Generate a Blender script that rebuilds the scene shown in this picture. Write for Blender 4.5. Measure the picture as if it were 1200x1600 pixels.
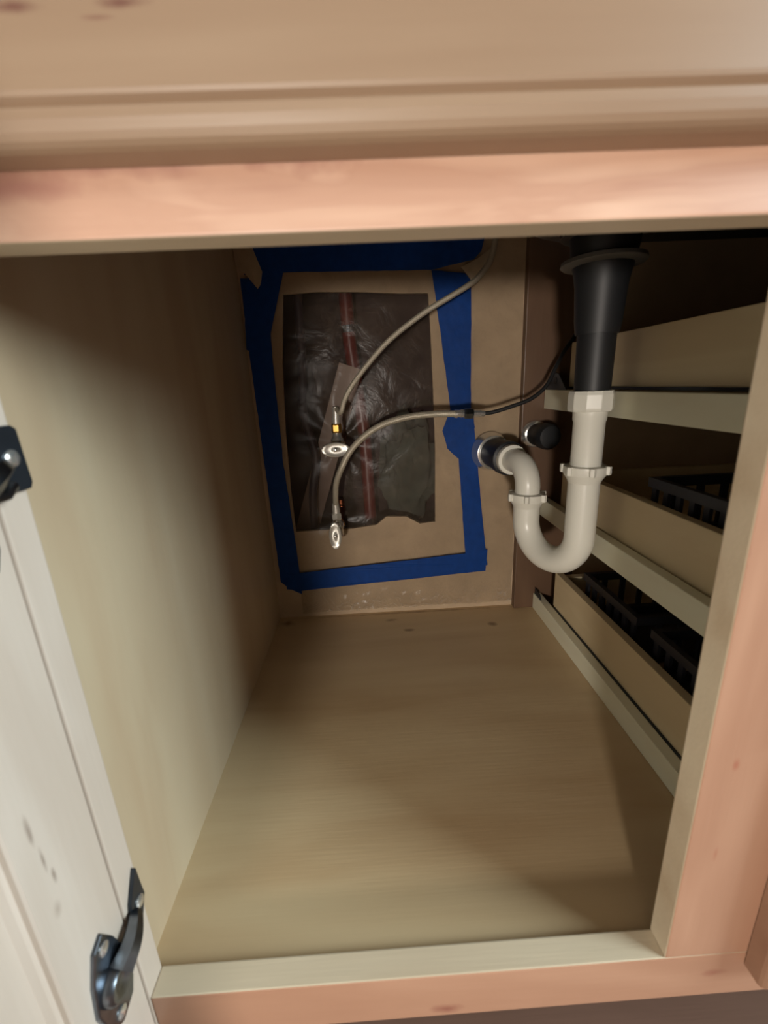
import bpy, bmesh, math, random
from mathutils import Vector, Matrix, noise
from mathutils.geometry import tessellate_polygon
random.seed(4)
for o in list(bpy.data.objects): bpy.data.objects.remove(o)
S = bpy.context.scene
COL = S.collection

# ------------------------------------------------------------------ camera
cam = bpy.data.cameras.new('camera')
camo = bpy.data.objects.new('camera', cam); COL.objects.link(camo)
CP = Vector((.1829, -.2118, .4240)); YAW, PIT, ROL = .0237, .2848, -.0465
F = Vector((math.sin(YAW)*math.cos(PIT), math.cos(YAW)*math.cos(PIT), -math.sin(PIT)))
rt = Vector((math.cos(YAW), -math.sin(YAW), 0)); up = rt.cross(F)
Rr = rt*math.cos(ROL)+up*math.sin(ROL); Uu = up*math.cos(ROL)-rt*math.sin(ROL)
M = Matrix((Rr, Uu, -F)).transposed().to_4x4(); M.translation = CP
camo.matrix_world = M
cam.sensor_fit = 'VERTICAL'; cam.sensor_height = 36; cam.sensor_width = 27
cam.lens = 677.7/1600*36
cam.clip_start = .01; cam.clip_end = 50
cam.dof.use_dof = True; cam.dof.focus_distance = .74; cam.dof.aperture_fstop = 6.5
S.camera = camo

# ------------------------------------------------------------------ world, lights, exposure
w = bpy.data.worlds.new('room_light'); S.world = w; w.use_nodes = True
bg = w.node_tree.nodes['Background']; bg.inputs[0].default_value = (1, .82, .66, 1); bg.inputs[1].default_value = .16
def area(name, loc, tgt, sx, sy, power, col):
    l = bpy.data.lights.new(name, 'AREA'); l.shape = 'RECTANGLE'; l.size = sx; l.size_y = sy; l.energy = power; l.color = col
    o = bpy.data.objects.new(name, l); COL.objects.link(o); o.location = loc
    o.rotation_euler = (Vector(tgt)-Vector(loc)).to_track_quat('-Z', 'Y').to_euler()
    return o
area('window_daylight', (2.4, -.95, 1.25), (.1, .0, .1), 1.2, 1.1, 78, (.80, .95, 1.0))
area('ceiling_lamp', (-.3, -1.7, 1.9), (.2, 0, .2), .7, .7, 2, (1, .78, .60))
wl = bpy.data.lights.new('work_lamp', 'POINT'); wl.energy = 54.0; wl.shadow_soft_size = .06; wl.color = (1, .91, .82)
wlo = bpy.data.objects.new('work_lamp', wl); COL.objects.link(wlo); wlo.location = (-.10, -1.38, .28)
S.view_settings.view_transform = 'Standard'; S.view_settings.look = 'None'
S.view_settings.gamma = 1; S.view_settings.use_curve_mapping = False
S.view_settings.exposure = 0.2

# ------------------------------------------------------------------ materials
def lin(c): return tuple(((x/255)/12.92 if x/255 <= .04045 else ((x/255+.055)/1.055)**2.4) for x in c)+(1,)
class NT:
    def __init__(s, name):
        s.m = bpy.data.materials.new(name); s.m.use_nodes = True; s.t = s.m.node_tree
        s.b = s.t.nodes['Principled BSDF']
    def n(s, typ, **k):
        x = s.t.nodes.new(typ)
        for a, v in k.items():
            if hasattr(x, a): setattr(x, a, v)
            else: x.inputs[a].default_value = v
        return x
    def l(s, a, b): s.t.links.new(a, b)
    def math(s, op, a, b=None, clamp=False):
        x = s.t.nodes.new('ShaderNodeMath'); x.operation = op; x.use_clamp = clamp
        for i, v in enumerate((a, b)):
            if v is None: continue
            if isinstance(v, (int, float)): x.inputs[i].default_value = v
            else: s.l(v, x.inputs[i])
        return x.outputs[0]
    def mix(s, fac, a, b):
        x = s.t.nodes.new('ShaderNodeMix'); x.data_type = 'RGBA'
        for i, v in ((0, fac), (6, a), (7, b)):
            if isinstance(v, (tuple, float, int)): x.inputs[i].default_value = v
            else: s.l(v, x.inputs[i])
        return x.outputs[2]
    def ramp(s, fac, stops):
        x = s.t.nodes.new('ShaderNodeValToRGB'); e = x.color_ramp.elements
        while len(e) < len(stops): e.new(.5)
        for i, (p, c) in enumerate(stops): e[i].position = p; e[i].color = c
        s.l(fac, x.inputs[0]); return x.outputs[0]
    def bump(s, h, st, dist):
        x = s.t.nodes.new('ShaderNodeBump'); x.inputs['Strength'].default_value = st; x.inputs['Distance'].default_value = dist
        s.l(h, x.inputs['Height']); s.l(x.outputs[0], s.b.inputs['Normal'])
def wood(name, light, mid, dark, axis, rough=.45, knots=(), fine=.25, big=1.0, off=0.0, bandk=.30):
    """natural wood, grain running along axis, optional knots at world points"""
    k = NT(name); g = k.n('ShaderNodeNewGeometry'); P = g.outputs['Position']
    mp = k.n('ShaderNodeMapping'); k.l(P, mp.inputs[0])
    sc = [9.0, 9.0, 9.0]; sc['xyz'.index(axis)] = 1.6
    mp.inputs['Scale'].default_value = sc; mp.inputs['Location'].default_value = (off, off*.7, off*1.3)
    n1 = k.n('ShaderNodeTexNoise', Scale=1.5*big, Detail=3, Roughness=.5, Distortion=.5); k.l(mp.outputs[0], n1.inputs['Vector'])
    band = k.math('PINGPONG', k.math('MULTIPLY', n1.outputs[0], 6.0), 1.0)
    band = k.math('POWER', band, 1.6)
    mp2 = k.n('ShaderNodeMapping'); k.l(P, mp2.inputs[0])
    sc = [160.0]*3; sc['xyz'.index(axis)] = 8; mp2.inputs['Scale'].default_value = sc
    n2 = k.n('ShaderNodeTexNoise', Scale=2.0, Detail=2); k.l(mp2.outputs[0], n2.inputs['Vector'])
    c = k.ramp(n1.outputs[0], [(.30, lin(light)), (.52, lin(mid)), (.72, lin(dark))])
    c = k.mix(k.math('MULTIPLY', band, bandk), c, lin(dark))
    c = k.mix(k.math('MULTIPLY', n2.outputs[0], fine), c, lin(dark))
    nk = k.n('ShaderNodeTexNoise', Scale=60.0, Detail=3); k.l(P, nk.inputs['Vector'])
    for (pos, size, amt, kc) in knots:
        s = k.n('ShaderNodeVectorMath', operation='SUBTRACT'); k.l(P, s.inputs[0]); s.inputs[1].default_value = pos
        d = k.n('ShaderNodeVectorMath', operation='DIVIDE'); k.l(s.outputs[0], d.inputs[0]); d.inputs[1].default_value = size
        ln = k.n('ShaderNodeVectorMath', operation='LENGTH'); k.l(d.outputs[0], ln.inputs[0])
        r = k.math('ADD', ln.outputs['Value'], k.math('MULTIPLY', k.math('SUBTRACT', nk.outputs[0], .5), 1.6))
        f = k.math('MULTIPLY', k.math('SUBTRACT', 1.15, r, True), amt*1.4, True)
        c = k.mix(f, c, lin(kc))
    k.l(c, k.b.inputs['Base Color']); k.b.inputs['Roughness'].default_value = rough
    k.bump(n2.outputs[0], .12, .001)
    return k.m
def plain(name, col, rough=.5, metal=0, var=.12, scale=30, bump=0, spec=.5):
    k = NT(name); g = k.n('ShaderNodeNewGeometry')
    n = k.n('ShaderNodeTexNoise', Scale=float(scale), Detail=4); k.l(g.outputs['Position'], n.inputs['Vector'])
    a = lin(col); d = tuple(x*(1-2*var) for x in a[:3])+(1,)
    k.l(k.mix(n.outputs[0], tuple(min(1, x*(1+var)) for x in a[:3])+(1,), d), k.b.inputs['Base Color'])
    k.b.inputs['Roughness'].default_value = rough; k.b.inputs['Metallic'].default_value = metal
    k.b.inputs['Specular IOR Level'].default_value = spec
    if bump: k.bump(n.outputs[0], bump, .002)
    return k.m
ALD = ((184, 145, 120), (174, 134, 109), (152, 111, 88))
M_railtop = wood('alder_top_rail', (224, 188, 163), (212, 172, 146), (168, 122, 102), 'x', off=.31, big=3.2, bandk=.34, knots=(((.155, 0, .5185), (.034, .02, .0085), .75, (158, 106, 90)), ((.080, 0, .5165), (.050, .02, .0070), .7, (160, 112, 98)), ((.045, 0, .5075), (.034, .02, .0055), .6, (168, 118, 104))))
M_lit_edge = wood('alder_lit_edge', (212, 198, 172), (204, 188, 162), (188, 168, 140), 'x', off=.9, bandk=.1, fine=.15)  # same alder, with the different light on the edges put into a paler tone
M_front = wood('alder_drawer_front', (160, 136, 112), (152, 127, 103), (138, 111, 88), 'x', knots=(((.0705, -.0203, .5512), (.013, .02, .0022), .7, (110, 74, 62)), ((.107, -.0203, .5515), (.009, .02, .0018), .7, (110, 74, 62)), ((.098, -.0203, .5478), (.006, .02, .0010), .5, (120, 84, 70))), off=2.1)
M_stile = wood('alder_stile', *ALD, 'z', knots=(((.4045, 0, .182), (.0022, .02, .005), .7, (160, 106, 84)), ((.4046, 0, .1045), (.0018, .02, .007), .6, (160, 106, 84))), off=1.2)
M_railbot = wood('alder_bottom_rail', *ALD, 'x', knots=(((.2194, 0, -.0385), (.012, .03, .005), .6, (134, 84, 70)), ((.425, 0, -.0205), (.009, .02, .004), .6, (150, 100, 82))), off=3.3)
M_door = wood('alder_door', (220, 206, 192), (212, 197, 182), (194, 174, 156), 'z', knots=(((0, -.0395, .2135), (.01, .0016, .010), .5, (138, 118, 104)), ((0, -.0376, .1925), (.01, .0013, .009), .55, (130, 110, 96)), ((0, -.0348, .1780), (.01, .0013, .005), .5, (130, 110, 96)), ((0, -.0391, .1584), (.01, .003, .006), .35, (150, 128, 112))), off=.7)  # paler than the other alder: cool daylight is put into the colour
M_drawer = wood('alder_drawer_fronts', (170, 138, 113), (160, 126, 103), (140, 106, 85), 'x', off=5.0)
M_toe = wood('toe_kick_wood', (76, 58, 52), (68, 52, 46), (58, 44, 38), 'x', off=6.0)
M_side = wood('maple_side_panel', (200, 182, 153), (194, 174, 144), (184, 160, 130), 'z', fine=.10, off=1.7, bandk=.03)
M_floor = wood('maple_bottom_panel', (212, 190, 152), (204, 180, 142), (190, 162, 124), 'x', fine=.10, off=4.4, bandk=.08, knots=(((.203, .530, -.0107), (.012, .006, .02), .5, (92, 62, 42)), ((.236, .492, -.0107), (.012, .005, .02), .5, (92, 62, 42)), ((.392, .496, -.0107), (.010, .007, .02), .5, (92, 62, 42)), ((.0053, .54, -.0107), (.016, .010, .02), .5, (104, 72, 48)), ((.25, .556, -.0107), (.25, .004, .02), .4, (100, 70, 46))))
M_box = wood('birch_drawer_side', (222, 206, 170), (215, 197, 160), (200, 178, 140), 'y', fine=.15, off=2.7)
M_cleat = wood('pale_cleat', (234, 234, 212), (230, 228, 204), (218, 212, 184), 'y', fine=.12, off=3.9)
M_post = wood('brown_back_post', (112, 86, 64), (100, 75, 55), (86, 62, 46), 'z', off=7)
M_stud = wood('stud_wood', (130, 96, 72), (118, 86, 64), (96, 68, 50), 'z', off=8)
M_back = plain('back_panel_tan', (192, 168, 138), .7, var=.14, scale=14, bump=.2)
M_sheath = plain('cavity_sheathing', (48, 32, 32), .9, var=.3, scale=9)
M_tape = plain('blue_masking_tape', (8, 58, 128), .6, var=.16, scale=70, bump=.35, spec=.2)
M_pvc = plain('white_pvc', (222, 220, 208), .32, var=.03, scale=8)
M_abs = plain('black_abs', (30, 31, 33), .5, var=.1, scale=20)
M_black = plain('black_plastic', (46, 46, 52), .4, var=.1, scale=20)
M_chrome = plain('chrome', (228, 228, 224), .2, .85, var=.03, scale=10)
M_steel = plain('brushed_steel', (206, 203, 194), .36, .55, var=.08, scale=60)
M_dkmetal = plain('dark_plated_steel', (128, 136, 146), .28, 1, var=.2, scale=120)
M_plate = plain('grey_hinge_plate', (62, 68, 76), .35, .7, var=.15, scale=80)
M_dull = plain('dull_grey_zinc', (120, 118, 112), .5, .4, var=.15, scale=60)
M_brass = plain('brass', (214, 168, 90), .3, 1, var=.06, scale=40)
M_red = plain('red_water_pipe', (92, 24, 22), .4, var=.08, scale=20)
M_copper = plain('copper_pipe', (150, 90, 62), .4, 1, var=.15, scale=40)
M_insul = plain('green_grey_insulation', (74, 78, 70), .95, var=.3, scale=30, bump=.6)
M_cable = plain('dark_cable', (40, 26, 40), .5, var=.1, scale=30)
M_sink = plain('dark_sink', (44, 44, 46), .5, var=.12, scale=50)
M_counter = plain('stone_countertop', (150, 140, 128), .25, var=.3, scale=45)
M_wall = plain('painted_wall', (206, 196, 178), .8, var=.04, scale=5)
M_kfloor = wood('kitchen_floor_wood', (128, 100, 86), (118, 91, 78), (100, 76, 64), 'x', rough=.35, off=9)
def m_braid():
    k = NT('braided_steel'); uv = k.n('ShaderNodeUVMap')
    sp = k.n('ShaderNodeSeparateXYZ'); k.l(uv.outputs[0], sp.inputs[0])
    u = k.math('MULTIPLY', sp.outputs[0], 2200.0); v = k.math('MULTIPLY', sp.outputs[1], 6.2832*8)
    a = k.math('SINE', k.math('ADD', u, v)); b = k.math('SINE', k.math('SUBTRACT', u, v))
    h = k.math('MULTIPLY', a, b); h = k.math('ADD', k.math('MULTIPLY', h, .5), .5)
    k.l(k.mix(h, lin((136, 128, 112)), lin((206, 198, 178))), k.b.inputs['Base Color'])
    k.b.inputs['Metallic'].default_value = .35; k.b.inputs['Roughness'].default_value = .38
    k.bump(h, .5, .0006); return k.m
M_braid = m_braid()
def m_poly():
    k = NT('clear_poly_sheet'); g = k.n('ShaderNodeNewGeometry')
    n = k.n('ShaderNodeTexNoise', Scale=22.0, Detail=4, Distortion=.8); k.l(g.outputs['Position'], n.inputs['Vector'])
    k.b.inputs['Base Color'].default_value = lin((132, 114, 96)); k.b.inputs['Roughness'].default_value = .26
    k.b.inputs['Specular IOR Level'].default_value = .5
    k.bump(n.outputs[0], .5, .004)
    tr = k.n('ShaderNodeBsdfTransparent'); tr.inputs[0].default_value = (.93, .92, .90, 1)
    mx = k.n('ShaderNodeMixShader')
    n3 = k.n('ShaderNodeTexNoise', Scale=38.0, Detail=1.5, Distortion=2.2); k.l(g.outputs['Position'], n3.inputs['Vector'])
    rg = k.math('POWER', k.math('SUBTRACT', 1.0, k.math('MULTIPLY', k.math('ABSOLUTE', k.math('SUBTRACT', n3.outputs[0], .5)), 2.0)), 22.0)
    sp = k.n('ShaderNodeSeparateXYZ'); k.l(g.outputs['Position'], sp.inputs[0])
    slack = k.math('ADD', .12, k.math('MULTIPLY', k.math('SUBTRACT', .055, sp.outputs[2], True), 14.0), True)
    slack = k.math('MULTIPLY', slack, k.math('MULTIPLY', n.outputs[0], 1.3))
    rg = k.math('MULTIPLY', rg, slack)
    k.l(k.mix(rg, lin((132, 114, 96)), lin((226, 214, 196))), k.b.inputs['Base Color'])  # crease whitening, which also paints in the highlights of the crumpled film
    f = k.math('ADD', k.math('MULTIPLY', n.outputs[0], .26), .01)
    f = k.math('ADD', f, k.math('MULTIPLY', rg, .6), True)
    k.l(f, mx.inputs[0]); k.l(tr.outputs[0], mx.inputs[1]); k.l(k.b.outputs[0], mx.inputs[2])
    k.l(mx.outputs[0], k.t.nodes['Material Output'].inputs['Surface']); return k.m
M_poly = m_poly()
M_flap = plain('folded_plastic_film', (168, 150, 124), .3, var=.15, scale=60, bump=.4)

# ------------------------------------------------------------------ mesh helpers (all points in world metres)
def obj(name, bm, mat, parent=None, smooth=False, bevel=0):
    if bevel: bmesh.ops.bevel(bm, geom=bm.edges[:]+bm.verts[:], offset=bevel, segments=2, affect='EDGES', profile=.6)
    bmesh.ops.recalc_face_normals(bm, faces=bm.faces[:])
    if parent is not None: org = Vector(parent['_o'])
    else:
        xs = [v.co for v in bm.verts]
        org = Vector(((min(v.x for v in xs)+max(v.x for v in xs))/2, (min(v.y for v in xs)+max(v.y for v in xs))/2, min(v.z for v in xs)))
    for v in bm.verts: v.co -= org
    me = bpy.data.meshes.new(name); bm.to_mesh(me); bm.free()
    for m in (mat if isinstance(mat, (list, tuple)) else [mat]): me.materials.append(m)
    if smooth:
        for p in me.polygons: p.use_smooth = True
        try: me.set_sharp_from_angle(angle=math.radians(40))
        except Exception: pass
    o = bpy.data.objects.new(name, me); COL.objects.link(o)
    o['_o'] = tuple(org)
    if parent is not None: o.parent = parent
    else: o.location = org
    return o
def thing(name, label, cat, loc, group=None):
    o = bpy.data.objects.new(name, None); COL.objects.link(o); o.location = loc; o['_o'] = tuple(loc)
    o.empty_display_size = .02
    return tag(o, label, cat, group)
def tag(o, label, cat, group=None):
    o['label'] = label; o['category'] = cat
    if group: o['group'] = group
    return o
def struct(o): o['kind'] = 'structure'; return o
def box(bm, x0, x1, y0, y1, z0, z1):
    vs = [bm.verts.new(p) for p in ((x0, y0, z0), (x1, y0, z0), (x1, y1, z0), (x0, y1, z0), (x0, y0, z1), (x1, y0, z1), (x1, y1, z1), (x0, y1, z1))]
    for f in ((0, 3, 2, 1), (4, 5, 6, 7), (0, 1, 5, 4), (1, 2, 6, 5), (2, 3, 7, 6), (3, 0, 4, 7)): bm.faces.new([vs[i] for i in f])
    return bm
def B(x0, x1, y0, y1, z0, z1): return box(bmesh.new(), x0, x1, y0, y1, z0, z1)
def frame_of(d):
    d = d.normalized(); a = Vector((0, 0, 1)) if abs(d.z) < .9 else Vector((1, 0, 0))
    u = d.cross(a).normalized(); return u, d.cross(u).normalized()
def lathe(bm, p, axis, prof, seg=28, caps=True):
    """prof: (distance along axis, radius)"""
    p = Vector(p); d = Vector(axis).normalized(); u, v = frame_of(d); rings = []
    for (h, r) in prof:
        rings.append([bm.verts.new(p+d*h+(u*math.cos(a)+v*math.sin(a))*r) for a in (2*math.pi*i/seg for i in range(seg))])
    for a, b in zip(rings, rings[1:]):
        for i in range(seg): bm.faces.new((a[i], a[(i+1) % seg], b[(i+1) % seg], b[i]))
    if caps: bm.faces.new(rings[0][::-1]); bm.faces.new(rings[-1])
    return bm
def spline(pts, n=8):
    P = [Vector(p) for p in pts]; P = [P[0]*2-P[1]]+P+[P[-1]*2-P[-2]]; out = []
    for i in range(1, len(P)-2):
        for j in range(n):
            t = j/n
            out.append(.5*((2*P[i])+(P[i+1]-P[i-1])*t+(2*P[i-1]-5*P[i]+4*P[i+1]-P[i+2])*t*t+(3*P[i]-P[i-1]-3*P[i+1]+P[i+2])*t**3))
    out.append(P[-2]); return out
def tube(bm, pts, r, seg=20, cap=True):
    uvl = bm.loops.layers.uv.verify(); pts = [Vector(p) for p in pts]; rr = r if callable(r) else (lambda t: r)
    L = [0]
    for a, b in zip(pts, pts[1:]): L.append(L[-1]+(b-a).length)
    T = [(pts[min(i+1, len(pts)-1)]-pts[max(i-1, 0)]).normalized() for i in range(len(pts))]
    u, v = frame_of(T[0]); rings = []
    for i, p in enumerate(pts):
        if i:
            q = T[i-1].rotation_difference(T[i]); u = q @ u
        u = (u-T[i]*u.dot(T[i])).normalized(); v = T[i].cross(u)
        R = rr(L[i]/L[-1])
        rings.append([bm.verts.new(p+(u*math.cos(a)+v*math.sin(a))*R) for a in (2*math.pi*k/seg for k in range(seg))])
    for i in range(len(rings)-1):
        a, b = rings[i], rings[i+1]
        for k in range(seg):
            f = bm.faces.new((a[k], a[(k+1) % seg], b[(k+1) % seg], b[k]))
            for lp, (uu, vv) in zip(f.loops, ((L[i], k/seg), (L[i], (k+1)/seg), (L[i+1], (k+1)/seg), (L[i+1], k/seg))): lp[uvl].uv = (uu, vv)
    if cap: bm.faces.new(rings[0][::-1]); bm.faces.new(rings[-1])
    return bm
def hexnut(bm, p, axis, r, h, n=8, chamfer=.12, spin=0.0):
    p = Vector(p); d = Vector(axis).normalized(); u, v = frame_of(d); rings = []
    for (t, k) in ((0, 1-chamfer), (h*.18, 1), (h*.85, 1), (h, 1-chamfer)):
        rings.append([bm.verts.new(p+d*t+(u*math.cos(a)+v*math.sin(a))*r*k) for a in (spin+2*math.pi*i/n for i in range(n))])
    for a, b in zip(rings, rings[1:]):
        for i in range(n): bm.faces.new((a[i], a[(i+1) % n], b[(i+1) % n], b[i]))
    bm.faces.new(rings[0][::-1]); bm.faces.new(rings[-1]); return bm
def slab_poly(outer, holes, y0, y1, plane='xz', jitter=None):
    """plate cut from an outline (with holes), thickness y0..y1"""
    bm = bmesh.new(); loops = [outer]+list(holes)
    mk = (lambda a, b, t: (a, t, b)) if plane == 'xz' else (lambda a, b, t: (a, b, t))
    tri = tessellate_polygon([[Vector((a, b, 0)) for a, b in lp] for lp in loops])
    flat = [p for lp in loops for p in lp]
    f = [bm.verts.new(mk(a, b, y0)) for a, b in flat]; g = [bm.verts.new(mk(a, b, y1)) for a, b in flat]
    for t in tri:
        bm.faces.new([f[i] for i in t]); bm.faces.new([g[i] for i in reversed(t)])
    k = 0
    for lp in loops:
        n = len(lp)
        for i in range(n): bm.faces.new((f[k+i], f[k+(i+1) % n], g[k+(i+1) % n], g[k+i]))
        k += n
    return bm
def panel_raised(x0, x1, z0, z1, prof):
    """overlay front: prof = list of (inset, y), last ring is the flat face; facing -y"""
    bm = bmesh.new(); rings = []
    for (i, y) in prof: rings.append([bm.verts.new(p) for p in ((x0+i, y, z0+i), (x1-i, y, z0+i), (x1-i, y, z1-i), (x0+i, y, z1-i))])
    for a, b in zip(rings, rings[1:]):
        for k in range(4): bm.faces.new((a[k], a[(k+1) % 4], b[(k+1) % 4], b[k]))
    bm.faces.new(rings[0]); bm.faces.new(rings[-1]); return bm

# ------------------------------------------------------------------ dimensions
W, H, D, T = .384, .488, .564, .019
XL, ZF, XR, ZT, ZB = -.014, -.0107, .448, .69, -.047
HOLE = [(0.0546, 0.5712), (0.11, .573), (0.1764, 0.5704), (.24, .566), (0.2898, 0.5642), (0.2923, 0.5177), (.296, .41), (0.2984, 0.3089), (0.2969, 0.1726), (0.2678, 0.1705), (0.2428, 0.1857), (0.2057, 0.1878), (0.1858, 0.1726), (0.1409, 0.1675), (0.0881, 0.168), (0.0342, 0.1673), (0.0331, 0.2487), (0.0349, 0.3513), (0.0416, 0.463)]

# ------------------------------------------------------------------ the setting
kf = struct(obj('floor', B(-1.2, 1.8, -2.6, .69, -.19, -.1505), M_kfloor))
kf['label'] = 'brown wooden kitchen floor below the cabinets'
big = [(-1.2, -.15), (1.8, -.15), (1.8, 1.6), (-1.2, 1.6)]
hole2 = [(x+(.004 if x > .17 else -.004), z+(.004 if z > .37 else -.004)) for x, z in HOLE]
wb = struct(obj('wall_back', slab_poly(big, [hole2], D+.007, D+.020), M_wall))
wb['label'] = 'kitchen wall behind the cabinet with a rough hole'
for x in (-.048, .318): obj('stud', B(x, x+.038, D+.0202, D+.109, -.15, 1.59), M_stud, wb)
obj('sheathing', B(-.1, .45, D+.1095, D+.12, -.15, 1.59), M_sheath, wb)
br = bmesh.new()
dv = Vector((.095, 0, .27)).normalized(); nv = Vector((dv.z, 0, -dv.x)); c0 = Vector((.035, 0, .12))
for s, e in ((0, .36),):
    vs = []
    for y in (D+.06, D+.098):
        for (a, b) in ((s, -.022), (e, -.022), (e, .022), (s, .022)):
            q = c0+dv*a+nv*b; vs.append(br.verts.new((q.x, y, q.z)))
    for f in ((0, 1, 2, 3), (7, 6, 5, 4), (0, 4, 5, 1), (1, 5, 6, 2), (2, 6, 7, 3), (3, 7, 4, 0)): br.faces.new([vs[i] for i in f])
obj('brace', br, M_stud, wb)

# ------------------------------------------------------------------ cabinet
cab = thing('sink_base_cabinet', 'light alder sink base cabinet seen through its open doorway', 'cabinet', (.43, .28, -.15))
def cp(name, bm, m, **k): return obj(name, bm, m, cab, **k)
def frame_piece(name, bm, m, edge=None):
    """face-frame member: front in its wood tone, edges in a tone that carries their light"""
    o = cp(name, bm, [m, edge or M_lit_edge], bevel=.0012)
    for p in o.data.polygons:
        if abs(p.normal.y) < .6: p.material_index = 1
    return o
cp('side_panel', B(XL-.016, XL, T+.0005, D, -.1, ZT), M_side)
cp('side_panel', B(.894, .91, T+.0005, D, -.1, ZT), M_side)
cp('bottom_panel', B(XL, .894, T+.0005, D, ZF-.016, ZF), M_floor)
OUT = [(XL-.016, -.1), (.91, -.1), (.91, ZT), (XL-.016, ZT)]
bp_ = cp('back_panel', slab_poly(OUT, [HOLE], D, D+.006), M_back)
cp('back_post', B(XR, .56, D-.016, D-.0003, ZF, ZT), M_post, bevel=.0015)
frame_piece('left_stile', B(-.042, -.0001, 0, T, ZB, ZT), M_door, M_door)  # left stile shares the door tone with daylight in its colour
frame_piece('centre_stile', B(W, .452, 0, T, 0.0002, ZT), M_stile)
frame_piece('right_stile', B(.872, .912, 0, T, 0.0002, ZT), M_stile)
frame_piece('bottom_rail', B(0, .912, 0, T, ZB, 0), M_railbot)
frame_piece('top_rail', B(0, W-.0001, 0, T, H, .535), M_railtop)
cp('header_rail', B(0, .87, .0005, T-.0005, .64, ZT), M_railtop)
cp('toe_kick', B(XL-.016, .91, .065, .081, -.15, ZB-.0002), M_toe)
PROF = [(0, -.0006), (0, -.0125), (.0008, -.0148), (.0022, -.0165), (.0045, -.0178), (.0080, -.0186), (.0112, -.0188), (.0122, -.0178), (.0132, -.0190), (.0140, -.0199), (.0155, -.0203)]
cp('false_drawer_front', panel_raised(-.012, .396, .5130, .652, PROF), M_front, bevel=0)
# cleats that carry the drawer slides
for i, z in enumerate((ZF+.0003, .1835, .3725)):
    cl = cp('support_rail', B(.485, .4995, T+.001, D-.0165, z, z+.0315), M_cleat, bevel=.0012)
    bk = bmesh.new()
    pr = [(D-.095, z+.0316), (D-.02, z+.0316), (D-.02, z+.040), (D-.052, z+.058), (D-.064, z+.056)] if i == 2 else [(D-.05, z+.0316), (D-.02, z+.0316), (D-.02, z+.044), (D-.044, z+.040)]
    a = [bk.verts.new((.487, y, zz)) for y, zz in pr]; b = [bk.verts.new((.4885, y, zz)) for y, zz in pr]
    n = len(pr); bk.faces.new(a); bk.faces.new(b[::-1])
    for k in range(n): bk.faces.new((a[k], a[(k+1) % n], b[(k+1) % n], b[k]))
    o = obj('slide_bracket', bk, M_plate, cl)
    if i == 2:
        obj('bracket_hole', lathe(bmesh.new(), (.4869, D-.054, z+.046), (-1, 0, 0), [(-.0002, .0055), (.0006, .0055)], 16), M_abs, cl)
# drawers
DZ = ((.021, -.012, .196), (.211, .201, .392), (.408, .397, .652))
for (z, f0, f1) in DZ:
    x0, x1, y0, y1, h, t = .503, .866, T+.002, .496, .066, .0125
    dr = cp('drawer', B(x0+t, x1-t, y0+t, y1-t, z+.008, z+.014), M_box)
    obj('drawer_side', B(x0, x0+t, y0, y1, z, z+h), M_box, dr, bevel=.0012)
    obj('drawer_side', B(x1-t, x1, y0, y1, z, z+h), M_box, dr, bevel=.0012)
    obj('drawer_back', B(x0+t, x1-t, y1-t, y1, z, z+h-.006), M_box, dr, bevel=.001)
    obj('drawer_inner_front', B(x0+t, x1-t, y0, y0+t, z, z+h), M_box, dr)
    obj('drawer_face', panel_raised(.4465, .897, f0, f1, PROF), M_drawer, dr)
    obj('slide', B(.4998, .5028, y0+.01, y1-.01, z-.003, z+.0005), M_plate, dr)  # slide coloured dark to stand in for the thin shadow line under the box
# open door, hinged on the left stile, standing square to the front
dx0, dx1, dyf, dyb, dz0, dz1 = -.0205, -.0006, -.425, -.0012, -.036, .502
door = cp('door', B(-.0165, -.0095, dyf+.045, dyb-.045, dz0+.045, dz1-.045), M_door)
def dprism(poly, z0, z1):
    bm = bmesh.new(); a = [bm.verts.new((x, y, z0)) for x, y in poly]; b = [bm.verts.new((x, y, z1)) for x, y in poly]; n = len(poly)
    bm.faces.new(a[::-1]); bm.faces.new(b)
    for k in range(n): bm.faces.new((a[k], a[(k+1) % n], b[(k+1) % n], b[k]))
    return bm
st = [(dx0, dyb), (dx1-.001, dyb), (dx1, dyb-.001), (dx1, dyb-.0505), (dx1-.0012, dyb-.0515), (dx1-.0045, dyb-.0515), (dx1-.0055, dyb-.0535), (dx1-.0100, dyb-.0565), (dx0+.004, dyb-.0565), (dx0, dyb-.052)]
obj('door_stile', dprism(st, dz0, dz1), M_door, door)
obj('door_stile', dprism([(x, dyf+dyb-y) for x, y in st], dz0, dz1), M_door, door)
obj('door_rail', B(dx0, dx1-.0003, dyf+.0566, dyb-.0566, dz0, dz0+.056), M_door, door, bevel=.001)
obj('door_rail', B(dx0, dx1-.0003, dyf+.0566, dyb-.0566, dz1-.056, dz1), M_door, door, bevel=.001)
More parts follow.
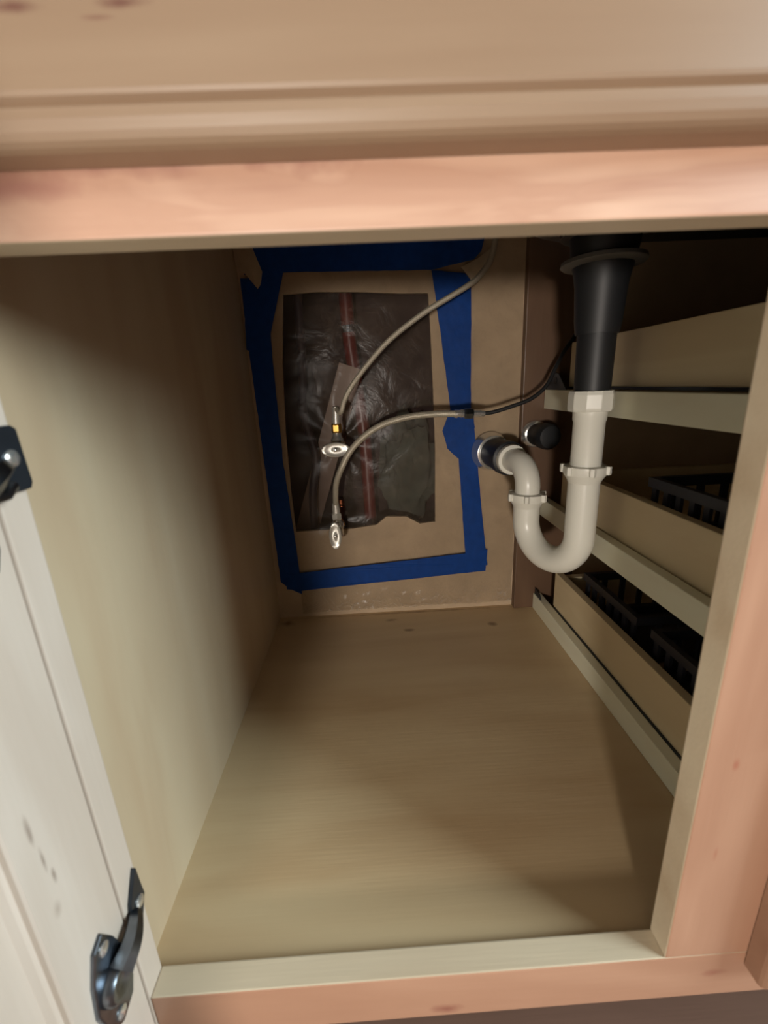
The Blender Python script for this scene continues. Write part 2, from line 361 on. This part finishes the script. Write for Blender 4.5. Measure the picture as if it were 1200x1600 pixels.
# hinges
def hinge(z, rect):
    root = bmesh.new()
    # mounting plate on the stile's inner edge (x = 0), y 0..T
    if rect: pr = [(-.0015, -.017), (.0185, -.017), (.0205, -.014), (.019, .014), (.016, .016), (-.0015, .016)]
    else: pr = [(.0015, -.020), (.010, -.022), (.0185, -.006), (.0175, .000), (.0165, .020), (.0155, .022), (.004, .004), (.001, -.006)]
    a = [root.verts.new((.0004, y, z+q)) for y, q in pr]; b = [root.verts.new((.0030, y, z+q)) for y, q in pr]; n = len(pr)
    root.faces.new(a); root.faces.new(b[::-1])
    for k in range(n): root.faces.new((a[k], a[(k+1) % n], b[(k+1) % n], b[k]))
    hg = cp('hinge', root, M_plate, bevel=.0005)
    hg['label'] = 'dark plated concealed hinge on the door edge'
    obj('screw', lathe(bmesh.new(), (.003, .011, z-.004 if not rect else z), (1, 0, 0), [(-.001, .0046), (.0008, .0044), (.002, .003), (.0022, .001)], 16), M_chrome, hg, smooth=True)
    zc = z-.012
    arm = bmesh.new()
    tube(arm, spline([(.004, .004, z-.004), (.0075, -.004, z-.004), (.0085, -.012, z-.007), (.006, -.022, zc)], 5), lambda t: .0042+.0045*t, 6)
    obj('arm', arm, M_dkmetal, hg, smooth=True)
    obj('arm_link', tube(bmesh.new(), [(.004, .006, z-.013), (.007, -.003, z-.016), (.006, -.014, zc-.004)], .0026, 8), M_dkmetal, hg, smooth=True)
    cup = bmesh.new()
    pr = [(-.009, -.030), (-.013, -.040), (-.026, -.044), (-.036, -.036), (-.041, -.010), (-.038, .012), (-.031, .030), (-.022, .034), (-.015, .020), (-.008, -.004)]
    a = [cup.verts.new((-.0006, y, zc+q)) for y, q in pr]; b = [cup.verts.new((.0022, y*.97-.0006, zc+q*.97)) for y, q in pr]; n = len(pr)
    cup.faces.new(a); cup.faces.new(b[::-1])
    for k in range(n): cup.faces.new((a[k], a[(k+1) % n], b[(k+1) % n], b[k]))
    obj('cup_flange', cup, M_dkmetal, hg, bevel=.0008)
    obj('cup', lathe(bmesh.new(), (.0022, -.0245, zc-.006), (1, 0, 0), [(-.0005, .0125), (.004, .0122), (.0062, .0105), (.0062, .0075), (.0045, .005), (.0040, .001)], 20), M_dkmetal, hg, smooth=True)
    for dz, dy in ((.024, -.0245), (-.033, -.0265)):
        obj('screw', lathe(bmesh.new(), (.0022, dy, zc+dz), (1, 0, 0), [(-.0005, .0042), (.0012, .004), (.0022, .002), (.0023, .0005)], 14), M_chrome, hg, smooth=True)
hinge(.087, False); hinge(.397, True)

# neighbouring cabinet to the left, worktop and sink (mostly out of the picture)
nb = thing('base_cabinet', 'alder base cabinet left of the open sink cabinet door', 'cabinet', (-.32, .28, -.15))
obj('body', B(-.60, -.044, T, D, -.1, ZT), M_side, nb)
obj('face_frame', B(-.60, -.044, 0, T-.0003, ZB, ZT), M_stile, nb)
obj('drawer_face', panel_raised(-.585, -.06, .513, .652, PROF), M_front, nb)
obj('door', panel_raised(-.585, -.06, -.036, .500, PROF), M_door, nb)
obj('toe_kick', B(-.60, -.044, .065, .081, -.15, ZB-.0002), M_toe, nb)
SX0, SX1, SY0, SY1, SZ = .385, .80, .075, .425, .583
ct = obj('countertop', slab_poly([(-.62, -.03), (.94, -.03), (.94, D+.006), (-.62, D+.006)], [[(SX0, SY0), (SX1, SY0), (SX1, SY1), (SX0, SY1)]], ZT+.0004, ZT+.04, 'xy'), M_counter)
tag(ct, 'grey stone countertop above the cabinets', 'countertop')
sink = thing('kitchen_sink', 'dark undermount sink bowl hanging above the drain pipe', 'sink', (.4525, .32, SZ))
bm = bmesh.new(); e = .003
DRX, DRY = .451, .318
rings = []
for (ins, z) in ((.030, SZ), (.008, SZ+.012), (.0, SZ+.04), (.0, ZT+.0002)):
    R = .04; ring = []
    x0, x1, y0, y1 = SX0+e+ins, SX1-e-ins, SY0+e+ins, SY1-e-ins
    for (cx, cy, a0) in ((x1-R, y1-R, 0), (x0+R, y1-R, 90), (x0+R, y0+R, 180), (x1-R, y0+R, 270)):
        for k in range(6):
            a = math.radians(a0+18*k); ring.append(bm.verts.new((cx+R*math.cos(a), cy+R*math.sin(a), z)))
    rings.append(ring)
n = len(rings[0])
for a, b in zip(rings, rings[1:]):
    for k in range(n): bm.faces.new((a[k], a[(k+1) % n], b[(k+1) % n], b[k]))
bm.faces.new(rings[0][::-1])
bo = obj('bowl', bm, M_sink, sink, smooth=True)
sd = bo.modifiers.new('thick', 'SOLIDIFY'); sd.thickness = .002; sd.offset = 1

# ------------------------------------------------------------------ drain plumbing
tp = thing('drain_tailpiece', 'black sink drain tailpiece with pale flange ring', 'drain pipe', (DRX, DRY, .405))
obj('flange', lathe(bmesh.new(), (DRX, DRY, SZ-.0025), (0, 0, -1), [(0, .046), (.006, .047), (.010, .046), (.0115, .040)], 36), M_sink, tp, smooth=True)
obj('lock_ring', lathe(bmesh.new(), (DRX, DRY, SZ-.036), (0, 0, -1), [(0, .040), (.001, .0435), (.005, .0445), (.007, .042), (.0075, .03)], 36), M_dull, tp, smooth=True)
obj('strainer_cup', lathe(bmesh.new(), (DRX, DRY, SZ-.014), (0, 0, -1), [(0, .036), (.02, .034), (.036, .030), (.05, .0275), (.085, .0255), (.10, .0235)], 32), M_abs, tp, smooth=True)
obj('tube', lathe(bmesh.new(), (DRX, DRY, .49), (0, 0, -1), [(0, .0215), (.083, .0205)], 32), M_abs, tp, smooth=True)
tr = thing('p_trap', 'white plastic sink trap with slip nuts under the black tailpiece', 'drain trap', (DRX, DRY, .16))
RP = .0183; LX, LY = .411, .405
obj('slip_nut', hexnut(bmesh.new(), (DRX, DRY, .4065), (0, 0, -1), .0262, .024, 10, .05), M_pvc, tr, bevel=.0008)
obj('tube', lathe(bmesh.new(), (DRX, DRY, .384), (0, 0, -1), [(0, RP+.0015), (.012, RP+.0010), (.014, RP), (.075, RP)], 32), M_pvc, tr, smooth=True)
obj('trap_nut', lathe(bmesh.new(), (DRX, DRY, .3165), (0, 0, -1), [(0, RP+.001), (.0008, .0255), (.010, .0258), (.0125, .0245), (.018, RP+.0025), (.022, RP+.0012)], 32), M_pvc, tr, smooth=True)
for a in range(6):
    an = math.radians(60*a+22); c = Vector((DRX+math.cos(an)*.0262, DRY+math.sin(an)*.0262, .3108))
    obj('nut_lug', hexnut(bmesh.new(), c+Vector((0, 0, .0055)), (0, 0, -1), .0042, .0105, 6), M_pvc, tr)
ctr = Vector(((DRX+LX)/2, (DRY+LY)/2, 0)); dirh = Vector((LX-DRX, LY-DRY, 0)); RB = dirh.length/2; dirh.normalize()
ZU = .222
pts = [Vector((DRX, DRY, .302)), Vector((DRX, DRY, .26))]
for k in range(25):
    a = math.pi*k/24; p = ctr-dirh*RB*math.cos(a); pts.append(Vector((p.x, p.y, ZU-RB*math.sin(a))))
pts += [Vector((LX, LY, .236)), Vector((LX, LY, .248))]
obj('j_bend', tube(bmesh.new(), pts, RP+.0008, 32), M_pvc, tr, smooth=True)
obj('trap_nut', lathe(bmesh.new(), (LX, LY, .262), (0, 0, -1), [(0, RP+.001), (.0008, .0255), (.010, .0258), (.0125, .0245), (.018, RP+.0025), (.022, RP+.0012)], 32), M_pvc, tr, smooth=True)
for a in range(6):
    an = math.radians(60*a+10); c = Vector((LX+math.cos(an)*.0262, LY+math.sin(an)*.0262, .2563))
    obj('nut_lug', hexnut(bmesh.new(), c+Vector((0, 0, .0055)), (0, 0, -1), .0042, .0105, 6), M_pvc, tr)
SXs, SZs = .398, .3015
pts = [(LX, LY, .2555), (LX, LY, .270)]
for k in range(1, 13):
    a = math.pi/2*k/12; r = .0315
    pts.append((LX-.004*(1-math.cos(a)), LY+r*(1-math.cos(a)), .270+r*math.sin(a)))
pts += [(.403, .472, .3015), (.402, .48, .3015)]
obj('trap_arm', tube(bmesh.new(), pts, RP-.0005, 32), M_pvc, tr, smooth=True)
obj('arm_nut', lathe(bmesh.new(), (.4055, .458, .3015), (-.09, 1, 0), [(0, RP+.001), (.001, .0235), (.009, .0245), (.011, .0235)], 28), M_pvc, tr, smooth=True)
ds = thing('drain_stub_pipe', 'black drain stub pipe with chrome wall collar beside the blue tape', 'drain pipe', (.398, .56, .2755))
ax = Vector((-.09, 1, 0)).normalized(); p0 = Vector((.4043, .4705, .3015))
obj('coupling', lathe(bmesh.new(), p0, ax, [(0, .0245), (.002, .0275), (.02, .0280), (.022, .0255), (.066, .0255)], 32), M_abs, ds, smooth=True)
obj('wall_collar', lathe(bmesh.new(), p0+ax*.067, ax, [(0, .0265), (.001, .0300), (.008, .0315), (.016, .034), (.0195, .035)], 36), M_chrome, ds, smooth=True)
s2 = thing('capped_stub_pipe', 'short black capped stub pipe with shiny collar under the top cleat', 'drain pipe', (.474, .545, .305))
p1 = Vector((.4705, .5475, .330))
obj('collar', lathe(bmesh.new(), p1, (0, -1, 0), [(.0004, .021), (.004, .0235), (.008, .0215), (.010, .019)], 28), M_chrome, s2, smooth=True)
obj('cap', lathe(bmesh.new(), p1, (.12, -1, 0), [(.010, .0185), (.03, .0195), (.036, .0215), (.050, .0215), (.056, .018), (.058, .010)], 28), M_abs, s2, smooth=True)

# ------------------------------------------------------------------ shut-off valves and hoses
def ellipse_handle(c, rx, rz, nrm):
    bm = bmesh.new(); n = Vector(nrm).normalized(); u = Vector((1, 0, 0)); u = (u-n*u.dot(n)).normalized(); v = n.cross(u)
    if v.z < 0: v = -v
    rings = []; seg = 36
    for (t, k) in ((-.006, .55), (-.004, .90), (-.001, 1.0), (.0015, .97), (.0022, .86), (.0012, .70), (.0004, .40), (.0012, .22), (.0026, .16)):
        rings.append([bm.verts.new(Vector(c)+n*t+u*math.cos(a)*rx*k+v*math.sin(a)*rz*k) for a in (2*math.pi*i/seg for i in range(seg))])
    for a, b in zip(rings, rings[1:]):
        for i in range(seg): bm.faces.new((a[i], a[(i+1) % seg], b[(i+1) % seg], b[i]))
    bm.faces.new(rings[0][::-1]); bm.faces.new(rings[-1]); return bm
VIEW = Vector((.08, -1, .10))
def valve(c, rx, rz, label, outz):
    hc = Vector(c); body = hc+Vector((.002, .030, .004))
    t = thing('shutoff_valve', label, 'valve', (body.x, body.y, body.z-.014), 'sink shut-off valves')
    obj('body', lathe(bmesh.new(), body-Vector((0, 0, .014)), (0, 0, 1), [(0, .007), (.002, .0105), (.024, .0105), (.027, .008), (outz, .0072)], 20), M_chrome, t, smooth=True)
    obj('inlet', lathe(bmesh.new(), body, (0, 1, 0), [(0, .0085), (.012, .0085), (.0125, .011), (.02, .011)], 18), M_chrome, t, smooth=True)
    obj('compression_nut', hexnut(bmesh.new(), body+Vector((0, .018, 0)), (0, 1, 0), .0125, .010, 6), M_brass, t)
    obj('stem', lathe(bmesh.new(), body, (hc-body), [(0, .0085), (.010, .0085), (.0102, .006), (.016, .0058), (.0163, .0035), ((hc-body).length-.002, .0035)], 18), M_chrome, t, smooth=True)
    h = obj('oval_handle', ellipse_handle(hc, rx, rz, VIEW), M_steel, t, smooth=True)
    obj('handle_screw', lathe(bmesh.new(), hc+VIEW.normalized()*.0022, VIEW, [(0, .0034), (.0012, .0032), (.002, .002), (.0021, .0005)], 14), M_chrome, h, smooth=True)
    pp = thing('copper_supply_stub', label.replace('shut-off valve', 'valve supply pipe').replace('oval-handled', 'copper'), 'pipe', (body.x, body.y+.029, body.z-.008))
    return t, body, pp
v1, b1, s1_ = valve((.1265, .487, .3275), .0228, .0118, 'upper oval-handled shut-off valve, its oval lying flat, below the brass nut', .034)
v2, b2, s2_ = valve((.1150, .487, .1815), .0105, .0235, 'lower oval-handled shut-off valve, its oval standing upright, near the bottom tape', .030)
s1_['label'] = 'upper copper stub pipe reaching through the plastic to the upper valve'
s2_['label'] = 'lower copper stub pipe reaching through the plastic to the lower valve'
for t, b in ((s1_, b1), (s2_, b2)):
    obj('pipe', lathe(bmesh.new(), b+Vector((0, .029, 0)), (0, 1, 0), [(0, .0078), (.085, .0078)], 18), M_copper, t, smooth=True)
    obj('elbow', tube(bmesh.new(), spline([b+Vector((0, .113, 0)), b+Vector((0, .118, 0)), b+Vector((0, .125, .008)), b+Vector((0, .126, .02))], 4), .0085, 14), M_copper, t, smooth=True)
h1 = thing('braided_supply_hose', 'braided steel hose rising right from the brass nut to the top corner', 'hose', (.134, .516, .365), 'braided supply hoses')
top1 = b1+Vector((0, 0, .020))
obj('brass_nut', hexnut(bmesh.new(), top1, (0, 0, 1), .0085, .015, 6, .1, .4), M_brass, h1)
P1 = [top1+Vector((0, 0, .022)), top1+Vector((.001, -.002, .040)), (.138, .50, .385), (.146, .494, .404), (.159, .49, .425), (.187, .485, .457), (.222, .482, .490), (.270, .480, .522), (.308, .480, .542), (.340, .480, .559), (.354, .482, .570), (.370, .486, .590), (.378, .489, .620), (.379, .49, .66)]
obj('ferrule', tube(bmesh.new(), [top1+Vector((0, 0, .0145)), top1+Vector((0, 0, .021)), top1+Vector((.0006, -.001, .030)), top1+Vector((.001, -.002, .042))], lambda t: .0066 if t < .4 else .0058, 14), M_steel, h1, smooth=True)
obj('hose', tube(bmesh.new(), spline(P1[1:], 10), .0042, 14), M_braid, h1, smooth=True)
h2 = thing('braided_supply_hose', 'braided steel hose arching right from the lower valve across the tape', 'hose', (b2.x, b2.y, .20), 'braided supply hoses')
top2 = b2+Vector((0, 0, .016))
obj('nut', hexnut(bmesh.new(), top2, (0, 0, 1), .0088, .012, 6, .1, .2), M_steel, h2)
P2 = [top2+Vector((0, 0, .024)), (.119, .507, .248), (.123, .497, .272), (.1335, .486, .297), (.150, .480, .325), (.175, .476, .349), (.206, .474, .366), (.246, .474, .375), (.286, .474, .377), (.318, .474, .376)]
obj('ferrule', tube(bmesh.new(), [top2+Vector((0, 0, .0115)), top2+Vector((0, 0, .018)), top2+Vector((0, -.001, .030))], lambda t: .0068 if t < .5 else .006, 14), M_steel, h2, smooth=True)
obj('hose', tube(bmesh.new(), spline(P2, 10), .0051, 14), M_braid, h2, smooth=True)
cdir = Vector((1, 0, -.03))
obj('end_ferrule', lathe(bmesh.new(), (.316, .474, .376), cdir, [(0, .0066), (.004, .0068), (.0045, .006), (.009, .006), (.0095, .0068), (.014, .0066)], 16), M_chrome, h2, smooth=True)
obj('end_nut', hexnut(bmesh.new(), (.331, .474, .3755), cdir, .0088, .014, 6, .1), M_dkmetal, h2)
obj('end_fitting', lathe(bmesh.new(), (.345, .474, .375), cdir, [(0, .0058), (.012, .0058), (.0125, .0045), (.018, .0045)], 16), M_chrome, h2, smooth=True)
fl = obj('faucet_line', tube(bmesh.new(), spline([(.3625, .474, .3745), (.378, .474, .376), (.405, .474, .383), (.435, .475, .393), (.460, .480, .411), (.477, .489, .438), (.494, .501, .462), (.518, .513, .492), (.531, .519, .54), (.534, .52, .60), (.534, .52, .66)], 8), .0031, 10), M_abs, None, smooth=True)
tag(fl, 'thin black faucet line running from the hose fitting behind the tailpiece', 'hose')

# ------------------------------------------------------------------ inside the wall, behind the plastic
rp = thing('red_water_pipe', 'dull red vertical water pipe inside the wall hole', 'pipe', (.158, D+.075, -.14))
obj('pipe', tube(bmesh.new(), spline([(.150, D+.075, 1.2), (.152, D+.075, .6), (.160, D+.074, .45), (.172, D+.072, .33), (.176, D+.07, .1), (.176, D+.07, -.14)], 8), .0125, 16), M_red, rp, smooth=True)
obj('clamp', lathe(bmesh.new(), (.1555, D+.075, .53), (.05, 0, -1), [(0, .0145), (.012, .0145)], 18), M_dkmetal, rp)
ins = bmesh.new(); bmesh.ops.create_icosphere(ins, subdivisions=4, radius=1)
for v in ins.verts:
    n = v.co.normalized(); d = 1+.30*noise.noise(n*2.2)+.14*noise.noise(n*6.0)
    v.co = Vector((.255+n.x*.055*d, D+.066+n.y*.036*min(d, 1.05), .262+n.z*.105*d))
tag(obj('insulation_wad', ins, M_insul, None, smooth=True), 'grey-green crumpled insulation wad low in the wall hole', 'insulation')
cb = tube(bmesh.new(), spline([(.072, D+.05, .60), (.068, D+.05, .46), (.062, D+.052, .38), (.078, D+.05, .30), (.066, D+.045, .22), (.062, D+.045, .10)], 8), .008, 12)
tag(obj('wall_cable', cb, M_cable, None, smooth=True), 'dark cable hanging inside the wall hole by the left tape', 'cable')

# ------------------------------------------------------------------ plastic sheet and tape
def sheet_y(x, z):
    p = Vector((x*9, z*9, 0)); d = .0016*noise.noise(p)+.0008*noise.noise(p*3.1)
    if z < .05: # slack hem below the tape is crumpled
        k = min(1, (.05-z)/.015); d += k*(.0075*abs(noise.noise(Vector((x*38, z*55, 4))))+.0030*noise.noise(Vector((x*95, z*95, 9))))
    c = math.hypot(x-.127, z-.33); d -= .0035*math.exp(-(c/.07)**2)*(1+.8*math.sin(math.atan2(z-.33, x-.127)*7))
    c = math.hypot(x-.117, z-.186); d -= .003*math.exp(-(c/.05)**2)*(1+.8*math.sin(math.atan2(z-.186, x-.117)*6))
    # long sagging folds across the hole
    d += .0022*math.exp(-((x-.07-(z-.25)*.35)/.012)**2)*(.16 < z < .5)
    return D-.0045-d*.9
bm = bmesh.new(); NX, NZ = 90, 140; g = []
for j in range(NZ+1):
    row = []
    for i in range(NX+1):
        z = .0005+(.643-.0005)*j/NZ; xa = .033 if z < .05 else .033-.035*min(1, (z-.05)/.04); xb = .4475-.006*abs(noise.noise(Vector((0, z*12, 2))))
        x = xa+(xb-xa)*i/NX; row.append(bm.verts.new((x, min(sheet_y(x, z), D-.0012), z)))
    g.append(row)
for j in range(NZ):
    for i in range(NX): bm.faces.new((g[j][i], g[j][i+1], g[j+1][i+1], g[j+1][i]))
ps = obj('plastic_sheet', bm, M_poly, None, smooth=True)
tag(ps, 'clear plastic sheet taped over the hole in the cabinet back', 'plastic sheet')
def flap(pts, y, curl):
    bm = bmesh.new(); c = Vector((sum(p[0] for p in pts)/len(pts), y-curl, sum(p[1] for p in pts)/len(pts))); n = len(pts)
    ring = [bm.verts.new((px, y-curl*.35*(k % 2), pz)) for k, (px, pz) in enumerate(pts)]; back = [bm.verts.new((px, y+.0012, pz)) for px, pz in pts]
    cv = bm.verts.new(c); cb_ = bm.verts.new((c.x, y+.0012, c.z))
    for k in range(n):
        bm.faces.new((ring[k], ring[(k+1) % n], cv)); bm.faces.new((back[(k+1) % n], back[k], cb_)); bm.faces.new((ring[k], back[k], back[(k+1) % n], ring[(k+1) % n]))
    bmesh.ops.subdivide_edges(bm, edges=bm.edges[:], cuts=2, use_grid_fill=True, smooth=.2)
    return bm
obj('loose_corner', flap([(-.0128, .6394), (.0171, .6357), (.0278, .6024), (.0236, .5844), (.0178, .5782), (.0024, .5988), (-.0126, .6129)], D-.0125, .006), M_flap, ps, smooth=True)
obj('loose_corner', flap([(.3411, .5974), (.3666, .6082), (.3916, .6253), (.3902, .6011), (.3773, .5832), (.3567, .5784)], D-.0125, .006), M_flap, ps, smooth=True)
def tape(name, outline, layer, label):
    """a strip cut from its outline, finely divided so that it can ripple with the sheet"""
    y = D-.0078-.0007*layer; pts = []
    n = len(outline)
    for k in range(n):
        a, b = Vector(outline[k]), Vector(outline[(k+1) % n]); m = max(1, int((b-a).length/.012))
        for j in range(m):
            p = a.lerp(b, j/m); e = Vector((noise.noise(Vector((p.x*60, p.y*60, layer*3))), noise.noise(Vector((p.x*60, p.y*60, layer*3+50)))))*.0009
            pts.append(tuple(p+e))
    bm = slab_poly(pts, [], y, y+.0005)
    bmesh.ops.subdivide_edges(bm, edges=[e for e in bm.edges if e.calc_length() > .02], cuts=2)
    bmesh.ops.triangulate(bm, faces=[f for f in bm.faces if len(f.verts) > 4])
    for v in bm.verts: v.co.y += .0010*noise.noise(Vector((v.co.x*22, v.co.z*22, layer)))
    tag(obj('painters_tape', bm, M_tape, None), label, 'tape', 'blue tape strips around the wall hole')
tape('t', [(-.0089, .595), (.0326, .5934), (.0283, .4778), (.0268, .2973), (.0337, .1274), (.0351, .0415), (.0139, .0538), (-.0029, .0699), (-.0087, .4793)], 0, 'long blue tape strip down the left side, next to the cabinet side')
tape('t', [(.005, .0855), (.0321, .0866), (.3544, .1085), (.3953, .114), (.3925, .07), (.0359, .0497), (.0078, .0542)], 1, 'blue tape strip along the bottom, just above the cabinet floor')
tape('t', [(.324, .3773), (.3636, .3754), (.3702, .3077), (.3918, .1062), (.396, .0819), (.3547, .0777), (.339, .2907), (.3192, .3102), (.3102, .3425)], 2, 'lower blue tape strip on the right, beside the chrome drain collar')
tape('t', [(.2945, .5958), (.3578, .588), (.3601, .3789), (.3674, .3442), (.3274, .3461), (.324, .3806), (.3072, .5072)], 3, 'upper blue tape strip on the right, crossed by the rising hose')
tape('t', [(.0055, .6423), (.3787, .6401), (.374, .6196), (.3618, .6082), (.2945, .5958), (.0599, .6007), (-.0012, .5993)], 4, 'blue tape strip along the top, under the cabinet rail')
tape('t', [(.0181, .6392), (.0701, .6392), (.0599, .6007), (.03, .5106), (.0269, .4748), (-.0118, .4885), (-.0059, .5641)], 5, 'short wide blue tape piece overlapping the upper left corner')

# ------------------------------------------------------------------ baskets standing in the drawers
def basket(x0, x1, y0, y1, z0, z1, label):
    t = thing('plastic_basket', label, 'basket', ((x0+x1)/2, (y0+y1)/2, z0), 'black baskets in the drawers')
    obj('base', B(x0+.004, x1-.004, y0+.004, y1-.004, z0, z0+.003), M_black, t)
    bm = bmesh.new(); o_ = [(x0, y0), (x1, y0), (x1, y1), (x0, y1)]; i_ = [(x0+.008, y0+.008), (x1-.008, y0+.008), (x1-.008, y1-.008), (x0+.008, y1-.008)]
    bm = slab_poly(o_, [i_], z1-.012, z1, 'xy'); obj('rim', bm, M_black, t)
    obj('lower_band', slab_poly([(x0+.002, y0+.002), (x1-.002, y0+.002), (x1-.002, y1-.002), (x0+.002, y1-.002)], [[(a+(.004 if a < (x0+x1)/2 else -.004), b+(.004 if b < (y0+y1)/2 else -.004)) for a, b in i_]], z0+.003, z0+.012, 'xy'), M_black, t)
    n = int((y1-y0)/.02)
    for k in range(n):
        y = y0+.006+(y1-y0-.02)*k/(n-1)
        for x in (x0+.002, x1-.006): obj('rib', B(x, x+.004, y, y+.008, z0+.012, z1-.012), M_black, t)
    n = int((x1-x0)/.03)
    for k in range(1, n):
        x = x0+(x1-x0)*k/n
        for y in (y0+.002, y1-.006): obj('rib', B(x, x+.008, y, y+.004, z0+.012, z1-.012), M_black, t)
basket(.526, .80, .07, .305, .2255, .300, 'black ribbed plastic basket in the middle drawer')
basket(.526, .80, .065, .262, .0355, .112, 'black ribbed plastic basket at the front of the lowest drawer')
basket(.526, .74, .292, .440, .0355, .110, 'smaller black basket at the back of the lowest drawer')
for o in bpy.data.objects:
    if '_o' in o: del o['_o']
